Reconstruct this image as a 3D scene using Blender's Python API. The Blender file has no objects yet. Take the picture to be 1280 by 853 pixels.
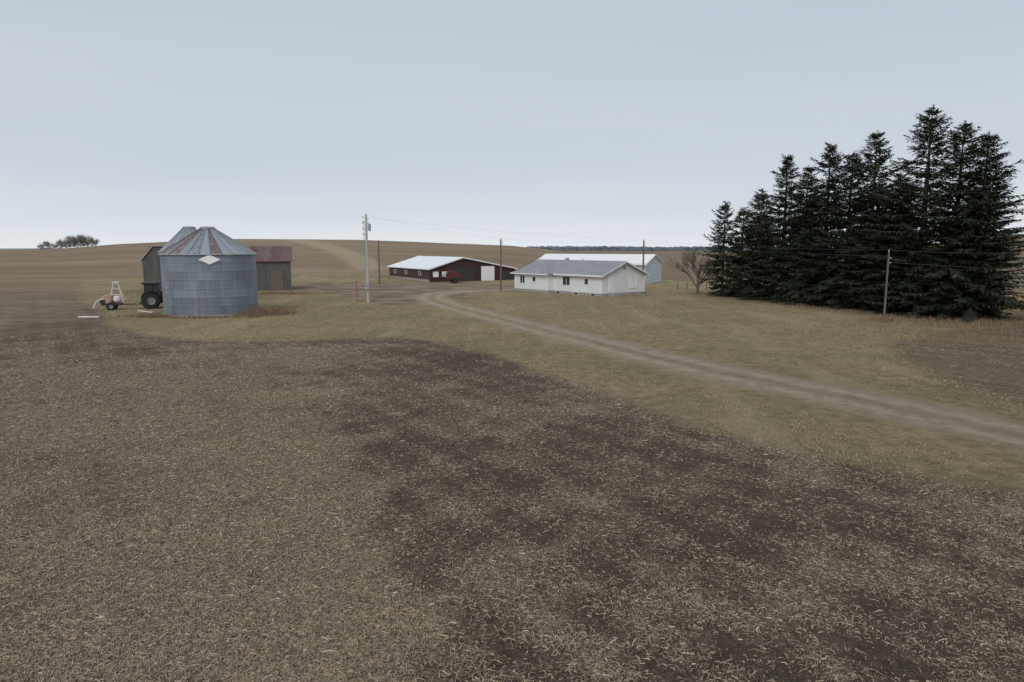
import bpy, math, random
import numpy as np
from mathutils import Vector, Matrix
random.seed(7); np.random.seed(7)
scene = bpy.context.scene
col = scene.collection
CAM_H = 6.2
def P(x, t):            # ground survey point: east, range -> world x, y
    return (x, 1.0093*t-0.85)

# ------------------------------------------------------------ node helper
class NT:
    def __init__(s, nt):
        s.nt = nt
    def new(s, t): return s.nt.nodes.new(t)
    def put(s, sock, v):
        if hasattr(v, 'is_linked') or isinstance(v, bpy.types.NodeSocket): s.nt.links.new(v, sock)
        elif isinstance(v, (tuple, list)):
            v = tuple(v)
            if len(sock.default_value) == 4 and len(v) == 3: v = v+(1,)
            sock.default_value = v
        else: sock.default_value = v
    def pos(s): return s.new('ShaderNodeNewGeometry').outputs['Position']
    def objc(s): return s.new('ShaderNodeTexCoord').outputs['Object']
    def gen(s): return s.new('ShaderNodeTexCoord').outputs['Generated']
    def uv(s): return s.new('ShaderNodeTexCoord').outputs['UV']
    def attr(s, n):
        a = s.new('ShaderNodeAttribute'); a.attribute_name = n; return a.outputs['Fac']
    def mapv(s, v, scale=(1,1,1), rot=(0,0,0), loc=(0,0,0)):
        m = s.new('ShaderNodeMapping'); s.put(m.inputs['Vector'], v)
        m.inputs['Scale'].default_value = scale; m.inputs['Rotation'].default_value = rot; m.inputs['Location'].default_value = loc
        return m.outputs[0]
    def noise(s, v, scale, detail=3, rough=.55, dist=0):
        n = s.new('ShaderNodeTexNoise'); s.put(n.inputs['Vector'], v)
        n.inputs['Scale'].default_value = scale; n.inputs['Detail'].default_value = detail
        n.inputs['Roughness'].default_value = rough; n.inputs['Distortion'].default_value = dist
        return n.outputs['Fac']
    def vor(s, v, scale, out='Distance'):
        n = s.new('ShaderNodeTexVoronoi'); s.put(n.inputs['Vector'], v); n.inputs['Scale'].default_value = scale
        return n.outputs[out]
    def white(s, w):
        n = s.new('ShaderNodeTexWhiteNoise'); n.noise_dimensions = '1D'; s.put(n.inputs['W'], w); return n.outputs['Value']
    def math(s, op, a, b=0.0, c=None, clamp=False):
        m = s.new('ShaderNodeMath'); m.operation = op; m.use_clamp = clamp
        s.put(m.inputs[0], a); s.put(m.inputs[1], b)
        if c is not None: s.put(m.inputs[2], c)
        return m.outputs[0]
    def mr(s, v, a, b, c=0.0, d=1.0):
        m = s.new('ShaderNodeMapRange'); m.clamp = True
        s.put(m.inputs['Value'], v); m.inputs['From Min'].default_value = a; m.inputs['From Max'].default_value = b
        m.inputs['To Min'].default_value = c; m.inputs['To Max'].default_value = d
        return m.outputs[0]
    def mix(s, f, a, b, mode='MIX'):
        m = s.new('ShaderNodeMix'); m.data_type = 'RGBA'; m.blend_type = mode
        s.put(m.inputs[0], f); s.put(m.inputs[6], a); s.put(m.inputs[7], b)
        return m.outputs[2]
    def sep(s, v):
        m = s.new('ShaderNodeSeparateXYZ'); s.put(m.inputs[0], v); return m.outputs
    def comb(s, x, y, z):
        m = s.new('ShaderNodeCombineXYZ'); s.put(m.inputs[0], x); s.put(m.inputs[1], y); s.put(m.inputs[2], z); return m.outputs[0]
    def bump(s, h, strength=.3, dist=.05):
        b = s.new('ShaderNodeBump'); s.put(b.inputs['Height'], h)
        b.inputs['Strength'].default_value = strength; b.inputs['Distance'].default_value = dist
        return b.outputs[0]

def newmat(name):
    m = bpy.data.materials.new(name); m.use_nodes = True
    nt = m.node_tree
    b = nt.nodes['Principled BSDF']
    b.inputs['Specular IOR Level'].default_value = .25
    return m, NT(nt), b

def pmat(name, c1, c2=None, scale=2.0, rough=.7, metal=0.0, bump=.0, lines=None, stretch=(1,1,1), linecol=.6, spec=.3, detail=5):
    m, n, b = newmat(name)
    if c2 is None: c2 = tuple(x*.8 for x in c1)
    v = n.objc(); vs = n.mapv(v, stretch)
    f = n.mr(n.noise(vs, scale, detail), .3, .7)
    c = n.mix(f, c1, c2)
    h = n.noise(vs, scale*6, 4)
    if lines:
        sx, sy, sz = n.sep(v)
        q = sz if lines[0] == 'z' else (n.math('ADD', sx, sy) if lines[0] == 'h' else (sx if lines[0]=='x' else sy))
        fr = n.math('FRACT', n.math('DIVIDE', q, lines[1]))
        seam = n.mr(fr, 0.0, .18, 1, 0)
        c = n.mix(n.math('MULTIPLY', seam, linecol), c, tuple(x*.45 for x in c1))
        cell = n.math('FLOOR', n.math('DIVIDE', q, lines[1]))
        c = n.mix(n.math('MULTIPLY', n.white(cell), .25), c, c2)
        h = n.math('SUBTRACT', n.math('MULTIPLY', h, .3), seam)
    n.put(b.inputs['Base Color'], c)
    b.inputs['Roughness'].default_value = rough; b.inputs['Metallic'].default_value = metal
    b.inputs['Specular IOR Level'].default_value = spec
    if bump: n.put(b.inputs['Normal'], n.bump(h, bump, .03))
    return m

# ------------------------------------------------------------ mesh helper
class MB:
    def __init__(s): s.v = []; s.f = []; s.uv = None
    def quad(s, a, b, c, d):
        i = len(s.v); s.v += [a, b, c, d]; s.f.append((i, i+1, i+2, i+3)); return s
    def poly(s, pts):
        i = len(s.v); s.v += list(pts); s.f.append(tuple(range(i, i+len(pts)))); return s
    def box(s, x0, y0, z0, x1, y1, z1, M=None):
        i = len(s.v)
        p = [(x0,y0,z0),(x1,y0,z0),(x1,y1,z0),(x0,y1,z0),(x0,y0,z1),(x1,y0,z1),(x1,y1,z1),(x0,y1,z1)]
        if M is not None: p = [tuple(M @ Vector(q)) for q in p]
        s.v += p
        s.f += [(i,i+3,i+2,i+1),(i+4,i+5,i+6,i+7),(i,i+1,i+5,i+4),(i+1,i+2,i+6,i+5),(i+2,i+3,i+7,i+6),(i+3,i,i+4,i+7)]
        return s
    def prism(s, pts, off):
        i = len(s.v); n = len(pts)
        s.v += [tuple(p) for p in pts] + [tuple(Vector(p)+Vector(off)) for p in pts]
        s.f.append(tuple(range(i, i+n))[::-1]); s.f.append(tuple(range(i+n, i+2*n)))
        for k in range(n):
            k2 = (k+1) % n
            s.f.append((i+k, i+k2, i+n+k2, i+n+k))
        return s
    def tube(s, a, b, r0, r1=None, n=8, cap=True):
        if r1 is None: r1 = r0
        a = Vector(a); b = Vector(b); d = (b-a)
        if d.length < 1e-6: return s
        d.normalize(); u = d.orthogonal().normalized(); w = d.cross(u)
        i = len(s.v)
        for c, r in ((a, r0), (b, r1)):
            for k in range(n):
                an = 2*math.pi*k/n
                s.v.append(tuple(c+u*(r*math.cos(an))+w*(r*math.sin(an))))
        for k in range(n):
            k2 = (k+1) % n
            s.f.append((i+k, i+k2, i+n+k2, i+n+k))
        if cap:
            s.f.append(tuple(range(i, i+n))[::-1]); s.f.append(tuple(range(i+n, i+2*n)))
        return s
    def lathe(s, prof, c, axis='y', n=32, closed=False):
        i = len(s.v); m = len(prof)
        for k in range(n):
            an = 2*math.pi*k/n; ca, sa = math.cos(an), math.sin(an)
            for r, a in prof:
                if axis == 'y': s.v.append((c[0]+r*ca, c[1]+a, c[2]+r*sa))
                elif axis == 'x': s.v.append((c[0]+a, c[1]+r*ca, c[2]+r*sa))
                else: s.v.append((c[0]+r*ca, c[1]+r*sa, c[2]+a))
        for k in range(n):
            k2 = (k+1) % n
            for j in range(m-1 if not closed else m):
                j2 = (j+1) % m
                s.f.append((i+k*m+j, i+k2*m+j, i+k2*m+j2, i+k*m+j2))
        return s
    def mesh(s, name):
        me = bpy.data.meshes.new(name); me.from_pydata([tuple(p) for p in s.v], [], s.f); me.update(); return me

def fix_normals(me):
    import bmesh
    bm = bmesh.new(); bm.from_mesh(me); bmesh.ops.recalc_face_normals(bm, faces=bm.faces); bm.to_mesh(me); bm.free()

def link(o, parent=None):
    col.objects.link(o)
    if parent is not None: o.parent = parent
    return o
def part(name, mb, mat, parent, smooth=False, loc=None, label=None, bevel=0):
    me = mb.mesh(name) if isinstance(mb, MB) else mb
    fix_normals(me)
    me.materials.append(mat)
    if smooth:
        me.polygons.foreach_set('use_smooth', [True]*len(me.polygons))
        try: me.set_sharp_from_angle(angle=math.radians(35))
        except Exception: pass
    o = bpy.data.objects.new(name, me); link(o, parent)
    if loc: o.location = loc
    if bevel:
        bv = o.modifiers.new('bevel', 'BEVEL'); bv.width = bevel; bv.segments = 2; bv.limit_method = 'ANGLE'
    if label: o['label'] = label
    return o
def thing(name, loc, rot=0, label='', cat='', group=None):
    o = bpy.data.objects.new(name, None); o.empty_display_size = .3
    o.location = (loc[0], loc[1], loc[2] if len(loc) > 2 else 0); o.rotation_euler = (0, 0, rot)
    o['label'] = label; o['category'] = cat
    if group: o['group'] = group
    return link(o)

# ------------------------------------------------------------ numpy noise
def vnoise(x, y, seed=0):
    xi = np.floor(x).astype(np.int64); yi = np.floor(y).astype(np.int64)
    fx = x-xi; fy = y-yi; fx = fx*fx*(3-2*fx); fy = fy*fy*(3-2*fy)
    def h(a, b):
        n = (a*374761393 + b*668265263 + seed*1442695041) & 0x7fffffff
        n = ((n ^ (n >> 13))*1274126177) & 0x7fffffff
        n = n ^ (n >> 16)
        return (n % 100003)/100003.0
    return (h(xi,yi)*(1-fx)+h(xi+1,yi)*fx)*(1-fy)+(h(xi,yi+1)*(1-fx)+h(xi+1,yi+1)*fx)*fy
def fbm(x, y, seed=0, o=4):
    r = 0; a = .5; t = 0
    for i in range(o):
        r = r + a*vnoise(x*2**i+i*17.3, y*2**i-i*9.1, seed+i); t += a; a *= .5
    return r/t
def sstep(a, b, x):
    t = np.clip((x-a)/(b-a), 0, 1); return t*t*(3-2*t)

def seg_dist(px, py, pts, closed=True):
    d = np.full(px.shape, 1e9); n = len(pts)
    for i in range(n if closed else n-1):
        ax, ay = pts[i]; bx, by = pts[(i+1) % n]
        vx, vy = bx-ax, by-ay
        t = np.clip(((px-ax)*vx+(py-ay)*vy)/(vx*vx+vy*vy), 0, 1)
        d = np.minimum(d, np.hypot(px-ax-t*vx, py-ay-t*vy))
    return d
def inside(px, py, pts):
    r = np.zeros(px.shape, bool); n = len(pts)
    for i in range(n):
        ax, ay = pts[i]; bx, by = pts[(i+1) % n]
        if ay == by: continue
        c = ((ay > py) != (by > py)) & (px < (bx-ax)*(py-ay)/(by-ay)+ax)
        r ^= c
    return r
def sdf(px, py, pts):
    return np.where(inside(px, py, pts), 1, -1)*seg_dist(px, py, pts)

YARD = [P(*p) for p in [(-84,133),(-52.4,82),(-41,68),(-33.6,56.1),(-26.2,48.5),(-20.1,45.2),(-15.5,45.6),(-11.5,46.8),(-7.8,47.6),(-4.2,44.4),(-.9,38.9),
        (2.3,32.3),(5,26.7),(6.9,22.7),(8.7,20.5),(10.3,19.06),(13,17.3),(20,11),(32,0),(70,-30),(95,-30),(60,-3),(34,15),(22.5,24.5),(20.3,29),(20.6,33),(22,38),(24.5,44.4),(31.6,50.8),
        (47,58),(70,75),(75,95),(52,112),(30,132),(5,150),(-25,150),(-60,145)]]
DIRT = [P(*p) for p in [(-34,124),(-8,120),(6,114),(5,106),(-3,99),(-6,92),(-6.5,82),(-8.5,75),(-14,75),(-19,82),(-24,92),(-36,104)]]
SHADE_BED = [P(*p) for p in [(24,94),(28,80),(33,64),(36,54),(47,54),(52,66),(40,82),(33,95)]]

CU = [-640,-560,-490,-420,-340,-190,-130,-80,0,40,90,150,200,240,400,480,540,600,640]
CZ = [5.1,5.9,7.6,8.6,9.55,9.25,8.6,7.9,7.0,5.6,3.6,1.5,.3,0,0,2.0,6.5,10,10.4]
def terrain(x, y):
    r = x/np.maximum(y, 60)*853
    cr = np.interp(r, CU, CZ)
    S = sstep(125, 265, y)*(1-.8*sstep(290, 700, y))
    z = cr*S
    z = z + .5*(fbm(x/70, y/70, 5)-.5)*sstep(150, 300, y)
    far = sstep(500, 900, y)
    z = z + far*(-4+6*fbm(x/500, y/500, 9))
    return z
def tz(x, y): return float(terrain(np.array([float(x)]), np.array([float(y)]))[0])

def straw_density(x, y, dy):
    s = .54+.45*(fbm(x/6, y/6, 3)-.5)+.65*(fbm(x/1.6, y/1.6, 8)-.5)+.5*(fbm(x/.6, y/.6, 14)-.5)
    wob = 2.4*(fbm(x/1.5, y/1.5, 31)-.5)
    b = -1.0-(y-9)*.32+wob
    s = s+.24*sstep(.6, -.6, x-b)*sstep(32, 18, y)
    s = s-.20*sstep(-.8, .8, x-b)*sstep(50, 32, y)
    s = s+.10*sstep(-3.0, -1.0, dy)*sstep(40, 30, y)
    s = s+.12*sstep(-2, -12, x)*sstep(20, 28, y)*sstep(48, 38, y)
    s = s-.14*sstep(-10, -2, dy)*sstep(75, 50, y)*sstep(32, 40, y)
    s = s+.12*np.sin((x*.82+y*.57+.5*(fbm(x/4, y/4, 44)-.5))*2*math.pi/1.5)
    return np.clip(s, 0.12, .97)

def axis(lo, hi, step, farlo, farhi, g):
    a = list(np.arange(lo, hi+.001, step)); s = step; v = hi; up = []
    while v < farhi: s *= g; v += s; up.append(v)
    s = step; v = lo; dn = []
    while v > farlo: s *= g; v -= s; dn.append(v)
    return np.array(dn[::-1]+a+up)

def np_mesh(name, V, F):
    me = bpy.data.meshes.new(name)
    me.vertices.add(len(V)); me.vertices.foreach_set('co', V.astype(np.float32).ravel())
    k = F.shape[1]
    me.loops.add(F.size); me.loops.foreach_set('vertex_index', F.astype(np.int32).ravel())
    me.polygons.add(len(F)); me.polygons.foreach_set('loop_start', np.arange(0, F.size, k, dtype=np.int32))
    me.update(calc_edges=True); me.validate()
    return me
def add_attr(me, name, vals):
    a = me.attributes.new(name, 'FLOAT', 'POINT'); a.data.foreach_set('value', vals.astype(np.float32))

def ground_attrs(me, x, y):
    dy = sdf(x, y, YARD)
    add_attr(me, 'a_yard', np.clip(dy, -50, 50))
    add_attr(me, 'a_dirt', np.clip(sdf(x, y, DIRT), -30, 30))
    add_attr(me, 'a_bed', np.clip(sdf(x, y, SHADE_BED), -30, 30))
    add_attr(me, 'a_straw', straw_density(x, y, dy))
    add_attr(me, 'a_east', sstep(15, 21, x))
    wp = [(-84,262),(-70,235),(-52,205),(-40,180),(-33,160)]
    add_attr(me, 'a_way', seg_dist(x, y, wp, False))
    ring = seg_dist(x, y, [P(24,40),P(29,34),P(38,30),P(50,24)], False)
    add_attr(me, 'a_ring', ring)

# ------------------------------------------------------------ ground material
def ground_color(n):
    p = n.pos(); X, Y, Z = n.sep(p)
    nb = n.noise(p, .05, 4); nm = n.noise(p, .45, 5); nf = n.noise(p, 5, 8, .7); nv = n.noise(p, 26, 6, .75)
    nc = n.noise(p, 1.6, 7, .7)
    warp = n.math('MULTIPLY', n.math('SUBTRACT', nm, .5), 3.0)
    warp2 = n.math('MULTIPLY', n.math('SUBTRACT', nf, .5), 1.4)
    # stubble field
    soil = n.mix(nm, (.074,.056,.044), (.120,.092,.071))
    soil = n.mix(n.mr(nf, .35, .7, 0, .5), soil, (.165,.130,.099))
    soil = n.mix(n.mr(nv, .30, .45, .5, 0), soil, (.045,.034,.028))
    straw = n.mix(nv, (.24,.188,.128), (.45,.368,.262))
    st = n.attr('a_straw')
    h = n.math('ADD', n.math('MULTIPLY', nv, .65), n.math('MULTIPLY', nf, .35))
    thr = n.math('SUBTRACT', .635, n.math('MULTIPLY', st, .26))
    f = n.mr(n.math('SUBTRACT', h, thr), -.07, .08, 0, .9)
    fieldc = n.mix(f, soil, straw)
    # distant fields
    streak = n.noise(n.mapv(p, (.012,.09,.1), (0,0,.22)), 1.0, 6, .6)
    rows = n.noise(n.mapv(p, (.02,.8,.1), (0,0,.35)), 1.0, 3, .6)
    far = n.mix(n.mr(streak, .35, .65), (.215,.160,.113), (.33,.255,.180))
    far = n.mix(n.mr(rows, .4, .65, 0, .45), far, (.15,.112,.082))
    far = n.mix(n.mr(nc, .4, .7, 0, .3), far, (.40,.31,.22))
    way = n.math('ADD', n.attr('a_way'), warp)
    far = n.mix(n.mr(way, 2.5, 5, .6, 0), far, (.42,.34,.23))
    patch = n.vor(n.mapv(p, (.0035,.0016,.001)), 1.0, 'Color')
    pf = n.mix(n.sep(patch)[0], (.22,.18,.135), (.36,.29,.21))
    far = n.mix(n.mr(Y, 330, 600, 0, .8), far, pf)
    far = n.mix(n.mr(Y, 700, 2600, 0, .75), far, (.25,.27,.29))  # distance haze painted into the far ground colour
    yy = n.math('ADD', Y, n.math('MULTIPLY', n.math('SUBTRACT', nb, .5), 40))
    ff = n.mr(yy, 45, 125)
    fieldc = n.mix(ff, fieldc, far)
    # field east of the drive: lighter brown stubble with faint turning arcs
    ringv = n.noise(n.comb(n.math('MULTIPLY', n.attr('a_ring'), .9), n.math('MULTIPLY', nb, 2.0), 0.0), 1.2, 4, .6)
    ec = n.mix(n.mr(ringv, .38, .62), (.145,.110,.080), (.27,.205,.142))
    ec = n.mix(n.mr(nc, .42, .68, 0, .7), ec, (.105,.082,.062))
    ec = n.mix(n.mr(nf, .45, .7, 0, .65), ec, (.38,.30,.205))
    fieldc = n.mix(n.math('MULTIPLY', n.attr('a_east'), .85), fieldc, ec)
    # dry lawn
    g = n.mix(n.mr(nm, .3, .7), (.40,.312,.185), (.29,.228,.130))
    g = n.mix(n.mr(n.noise(p, .16, 5, .6), .46, .60, 0, .75), g, (.225,.212,.112))
    g = n.mix(n.mr(nb, .48, .62, 0, .6), g, (.43,.325,.205))
    g = n.mix(n.mr(nc, .45, .64, 0, .75), g, (.160,.135,.080))
    g = n.mix(n.mr(nc, .28, .44, .65, 0), g, (.50,.41,.27))
    g = n.mix(n.mr(nf, .45, .70, 0, .6), g, (.135,.112,.072))
    g = n.mix(n.mr(nv, .5, .75, 0, .5), g, (.50,.41,.27))
    tr = n.noise(n.mapv(p, (.35,.05,.1), (0,0,-.5)), 1.0, 4, .6)
    g = n.mix(n.mr(tr, .52, .66, 0, .5), g, (.44,.355,.24))
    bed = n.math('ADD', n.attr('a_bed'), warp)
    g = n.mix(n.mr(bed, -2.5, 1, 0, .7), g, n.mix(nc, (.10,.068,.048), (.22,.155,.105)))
    dirt = n.math('ADD', n.attr('a_dirt'), n.math('ADD', warp, warp2))
    dc = n.mix(nf, (.22,.172,.128), (.39,.318,.242))
    dc = n.mix(n.mr(n.noise(p, .22, 4), .42, .58, 0, .8), dc, (.15,.115,.086))
    g = n.mix(n.mr(dirt, -1, .8, 0, .9), g, dc)
    yd = n.math('ADD', n.attr('a_yard'), n.math('ADD', n.math('MULTIPLY', warp, .6), n.math('MULTIPLY', warp2, 1.5)))
    c = n.mix(n.mr(yd, -.4, .6), fieldc, g)
    hh = n.math('ADD', n.math('MULTIPLY', nv, .6), n.math('ADD', nf, n.math('MULTIPLY', nc, .6)))
    return c, hh, (p, nm, nf, nv)

gm, n, b = newmat('ground_soil_and_grass')
c, hh, _ = ground_color(n)
n.put(b.inputs['Base Color'], c); b.inputs['Roughness'].default_value = .95; b.inputs['Specular IOR Level'].default_value = .04
n.put(b.inputs['Normal'], n.bump(hh, 1.0, .14))

ax = axis(-75, 75, .7, -4500, 4500, 1.045)
ay = axis(0, 150, .7, -200, 6500, 1.035)
GX, GY = np.meshgrid(ax, ay); nx, ny = len(ax), len(ay)
fx, fy = GX.ravel(), GY.ravel()
V = np.stack([fx, fy, terrain(fx, fy)], 1)
idx = np.arange(nx*ny).reshape(ny, nx)
F = np.stack([idx[:-1,:-1].ravel(), idx[:-1,1:].ravel(), idx[1:,1:].ravel(), idx[1:,:-1].ravel()], 1)
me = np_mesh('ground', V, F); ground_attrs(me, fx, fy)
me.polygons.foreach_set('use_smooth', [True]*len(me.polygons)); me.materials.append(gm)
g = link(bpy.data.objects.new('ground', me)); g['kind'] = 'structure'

# ------------------------------------------------------------ road
def catmull(pts, n=14):
    out = []
    q = [pts[0]]+list(pts)+[pts[-1]]
    for i in range(1, len(q)-2):
        p0, p1, p2, p3 = [np.array(a, float) for a in q[i-1:i+3]]
        for k in range(n):
            t = k/n
            out.append(.5*((2*p1)+(-p0+p2)*t+(2*p0-5*p1+4*p2-p3)*t*t+(-p0+3*p1-3*p2+p3)*t**3))
    out.append(np.array(pts[-1], float)); return np.array(out)
def make_road(name, pts, W, mat, zoff):
    c = catmull([P(*p) for p in pts]); d = np.gradient(c, axis=0); d /= np.linalg.norm(d, axis=1)[:,None]
    nrm = np.stack([d[:,1], -d[:,0]], 1)
    m = 33; lat = np.linspace(W, -W, m)
    VX = c[:,None,:]+nrm[:,None,:]*lat[None,:,None]
    x = VX[...,0].ravel(); y = VX[...,1].ravel()
    crown = .03*(1-(lat/W)**2)-.03*np.exp(-((np.abs(lat)-.95)/.3)**2); crown[0] = crown[-1] = -.05
    z = terrain(x, y)+zoff+np.tile(crown, len(c))
    V = np.stack([x, y, z], 1); ii = np.arange(len(c)*m).reshape(len(c), m)
    F = np.stack([ii[:-1,:-1].ravel(), ii[1:,:-1].ravel(), ii[1:,1:].ravel(), ii[:-1,1:].ravel()], 1)
    me = np_mesh(name, V, F)
    me.update()
    if me.polygons[10].normal.z < 0: me.flip_normals()
    ground_attrs(me, x, y); add_attr(me, 'a_lat', np.tile(lat, len(c)))
    s = np.concatenate([[0], np.cumsum(np.linalg.norm(np.diff(c, axis=0), axis=1))])
    e = np.minimum(s, s[-1]-s); add_attr(me, 'a_end', np.repeat(e, m))
    me.materials.append(mat); me.polygons.foreach_set('use_smooth', [True]*len(me.polygons))
    o = link(bpy.data.objects.new(name, me)); o['kind'] = 'structure'; return o
rm, n, b = newmat('gravel_track')
c, hh, (p, nm, nf, nv) = ground_color(n)
nc2 = n.noise(p, 1.3, 6, .65)
lat0 = n.attr('a_lat')
lat = n.math('ADD', lat0, n.math('MULTIPLY', n.math('SUBTRACT', n.noise(p, .3, 3), .5), .9))
al = n.math('ABSOLUTE', lat)
e = n.math('ADD', al, n.math('ADD', n.math('MULTIPLY', n.math('SUBTRACT', nm, .5), 2.0), n.math('MULTIPLY', n.math('SUBTRACT', nf, .5), 2.4)))
rd = n.mix(nf, (.275,.222,.160), (.43,.355,.265))
rd = n.mix(n.mr(nv, .45, .7, 0, .5), rd, (.50,.42,.32))
rd = n.mix(n.mr(nc2, .45, .66, 0, .65), rd, (.235,.188,.132))
rut = n.mr(n.math('ABSOLUTE', n.math('SUBTRACT', al, .95)), .12, .6, 1, 0)
rd = n.mix(n.math('MULTIPLY', rut, n.mr(nc2, .35, .65, .6, .1)), rd, (.49,.415,.315))
mid = n.mr(al, .1, .6, 1, 0)
rd = n.mix(n.math('MULTIPLY', mid, n.mr(nm, .32, .65, .05, .6)), rd, (.24,.195,.128))
f = n.mr(e, 1.65, 2.5, 1, 0)
ef = n.mr(n.attr('a_end'), 0, 4, 0, 1)
edge = n.mr(n.math('ABSOLUTE', lat0), 3.1, 3.8, 1, 0)
c = n.mix(n.math('MULTIPLY', n.math('MULTIPLY', f, ef), edge), c, rd)
n.put(b.inputs['Base Color'], c); b.inputs['Roughness'].default_value = .95; b.inputs['Specular IOR Level'].default_value = .04
n.put(b.inputs['Normal'], n.bump(hh, 1.0, .14))
RC = [(60,-38),(40,-15),(27,5),(21,14.5),(16.9,22.5),(14.6,27.1),(12.7,30.1),(9.06,36.8),(5.3,45.2),(0,57.3),(-4.35,67.5),(-8.1,77.2),(-10.3,86),(-9.6,93.5),(-5.9,98.5),(1.5,103),(4,111)]
make_road('gravel_road', RC, 4.0, rm, .012)

# ------------------------------------------------------------ corn residue
def strips(N, xs, ys, L, Wd, ang, lift, curl, zoff):
    ca, sa = np.cos(ang), np.sin(ang)
    V = np.zeros((N, 6, 3)); base = terrain(xs, ys)+zoff
    tilt = np.random.uniform(-.5, .5, N)*Wd
    for j, t in enumerate((-.5, 0, .5)):
        bx = xs+ca*L*t - sa*curl*L*(abs(t)*2)*.3; by = ys+sa*L*t + ca*curl*L*(abs(t)*2)*.3
        wj = Wd*(.5 if j == 1 else .3)
        zz = base + (lift*(j == 1) + (np.random.rand(N)*.6*lift if j == 2 else 0))
        V[:,j*2,0] = bx-sa*wj; V[:,j*2,1] = by+ca*wj; V[:,j*2,2] = zz+tilt
        V[:,j*2+1,0] = bx+sa*wj; V[:,j*2+1,1] = by-ca*wj; V[:,j*2+1,2] = zz-tilt
    k = np.arange(N)[:,None]*6
    F = np.concatenate([k+np.array([[0,1,3,2]]), k+np.array([[2,3,5,4]])], 0)
    return V.reshape(-1,3), F
N0 = 1450000
r = 7.5+(60-7.5)*np.random.rand(N0)**1.3; th = np.random.uniform(-.80, .80, N0)
xs = r*np.sin(th); ys = r*np.cos(th)
dy = sdf(xs, ys, YARD); D = straw_density(xs, ys, dy)
keep = (dy+1.2*(fbm(xs*.8, ys*.8, 4)-.5)*2 < .2) & (np.random.rand(N0) < (D*1.08)**1.6) & ~((xs > 17) & (np.random.rand(N0) < .5))
xs, ys, D = xs[keep], ys[keep], D[keep]; N = len(xs)
rr = np.hypot(xs, ys)
L = np.random.gamma(1.9, .026, N)+.018; L = np.minimum(L, .28); Wd = np.random.uniform(.0035, .012, N)*(1+rr/40)
curl = np.random.uniform(-.12, .12, N)*(.4+np.random.rand(N)**3*2.5)
V, F = strips(N, xs, ys, L, Wd, np.random.uniform(0, 6.283, N), np.random.rand(N)**3*.04, curl, .012)
me = np_mesh('corn_residue', V, F); add_attr(me, 'tone', np.repeat(np.random.rand(N), 6))
sm, n, b = newmat('dry_corn_husk')
t = n.attr('tone')
cc = n.mix(n.mr(t, 0, .8), (.17,.128,.092), (.39,.315,.222)); cc = n.mix(n.mr(t, .88, 1), cc, (.62,.53,.41))
n.put(b.inputs['Base Color'], cc); b.inputs['Roughness'].default_value = .85
me.materials.append(sm); o = link(bpy.data.objects.new('corn_residue', me)); o['kind'] = 'stuff'
o['label'] = 'pale dry corn stalks and husks scattered on soil'; o['category'] = 'crop residue'

# dry grass blades on the yard
N0 = 420000
r = np.random.uniform(16, 110, N0); th = np.random.uniform(-.72, .72, N0)
xs = r*np.sin(th); ys = r*np.cos(th); dy = sdf(xs, ys, YARD)
rc = catmull([P(*p) for p in RC[2:]], 3)
rdist = seg_dist(xs, ys, [tuple(a) for a in rc], False)
keep = (dy > -.4) & (rdist > 2.2) & (sdf(xs, ys, DIRT) < -.5) & (np.random.rand(N0) < .2+.8*sstep(.38, .62, fbm(xs/1.5, ys/1.5, 21)))
xs, ys = xs[keep], ys[keep]; N = len(xs); rr = np.hypot(xs, ys)
ang = np.random.uniform(0, 6.283, N); hgt = np.random.uniform(.02, .075, N); w = .007*(1+rr/25)
lean = np.random.uniform(0, .07, N); la = np.random.uniform(0, 6.283, N)
z = terrain(xs, ys)
V = np.zeros((N, 3, 3))
V[:,0] = np.stack([xs-np.cos(ang)*w, ys-np.sin(ang)*w, z], 1); V[:,1] = np.stack([xs+np.cos(ang)*w, ys+np.sin(ang)*w, z], 1)
V[:,2] = np.stack([xs+np.cos(la)*lean, ys+np.sin(la)*lean, z+hgt], 1)
me = np_mesh('dry_grass', V.reshape(-1,3), np.arange(N*3).reshape(-1,3)); add_attr(me, 'tone', np.repeat(np.random.rand(N), 3))
dm, n, b = newmat('dry_grass_blade'); t = n.attr('tone')
n.put(b.inputs['Base Color'], n.mix(t, (.185,.16,.09), (.52,.42,.27))); b.inputs['Roughness'].default_value = .9
me.materials.append(dm); o = link(bpy.data.objects.new('dry_grass', me)); o['kind'] = 'stuff'
o['label'] = 'short dormant tan grass in the farmyard'; o['category'] = 'grass'

def weeds(cx, cy, rx, ry, N, h):
    xs = cx+np.random.normal(0, rx, N); ys = cy+np.random.normal(0, ry, N)
    ang = np.random.uniform(0, 6.283, N); w = .02; hg = np.random.uniform(.4, 1, N)*h
    la = np.random.uniform(0, 6.283, N); ln = np.random.uniform(0, .35, N)*hg
    V = np.zeros((N, 3, 3))
    V[:,0] = np.stack([xs-np.cos(ang)*w, ys-np.sin(ang)*w, 0*xs], 1); V[:,1] = np.stack([xs+np.cos(ang)*w, ys+np.sin(ang)*w, 0*xs], 1)
    V[:,2] = np.stack([xs+np.cos(la)*ln, ys+np.sin(la)*ln, hg], 1); return V.reshape(-1,3)
Vw = np.concatenate([weeds(-22.9, 64, 1.1, .9, 1500, .9), weeds(-24.0, 62.5, .9, .7, 700, .5), weeds(-32.5, 61.6, 1.2, .5, 900, .45), weeds(-28, 60.6, 2.4, .25, 900, .3),
                     weeds(32, 58, .9, .7, 500, .5), weeds(-31, 92, 3, .8, 900, .6), weeds(40, 56.5, 6, 2, 2600, .4), weeds(31, 74, 1, 5, 600, .35), weeds(30, 48, 5, 3, 1500, .3), weeds(42, 50, 6, 3, 1600, .35)])
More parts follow.
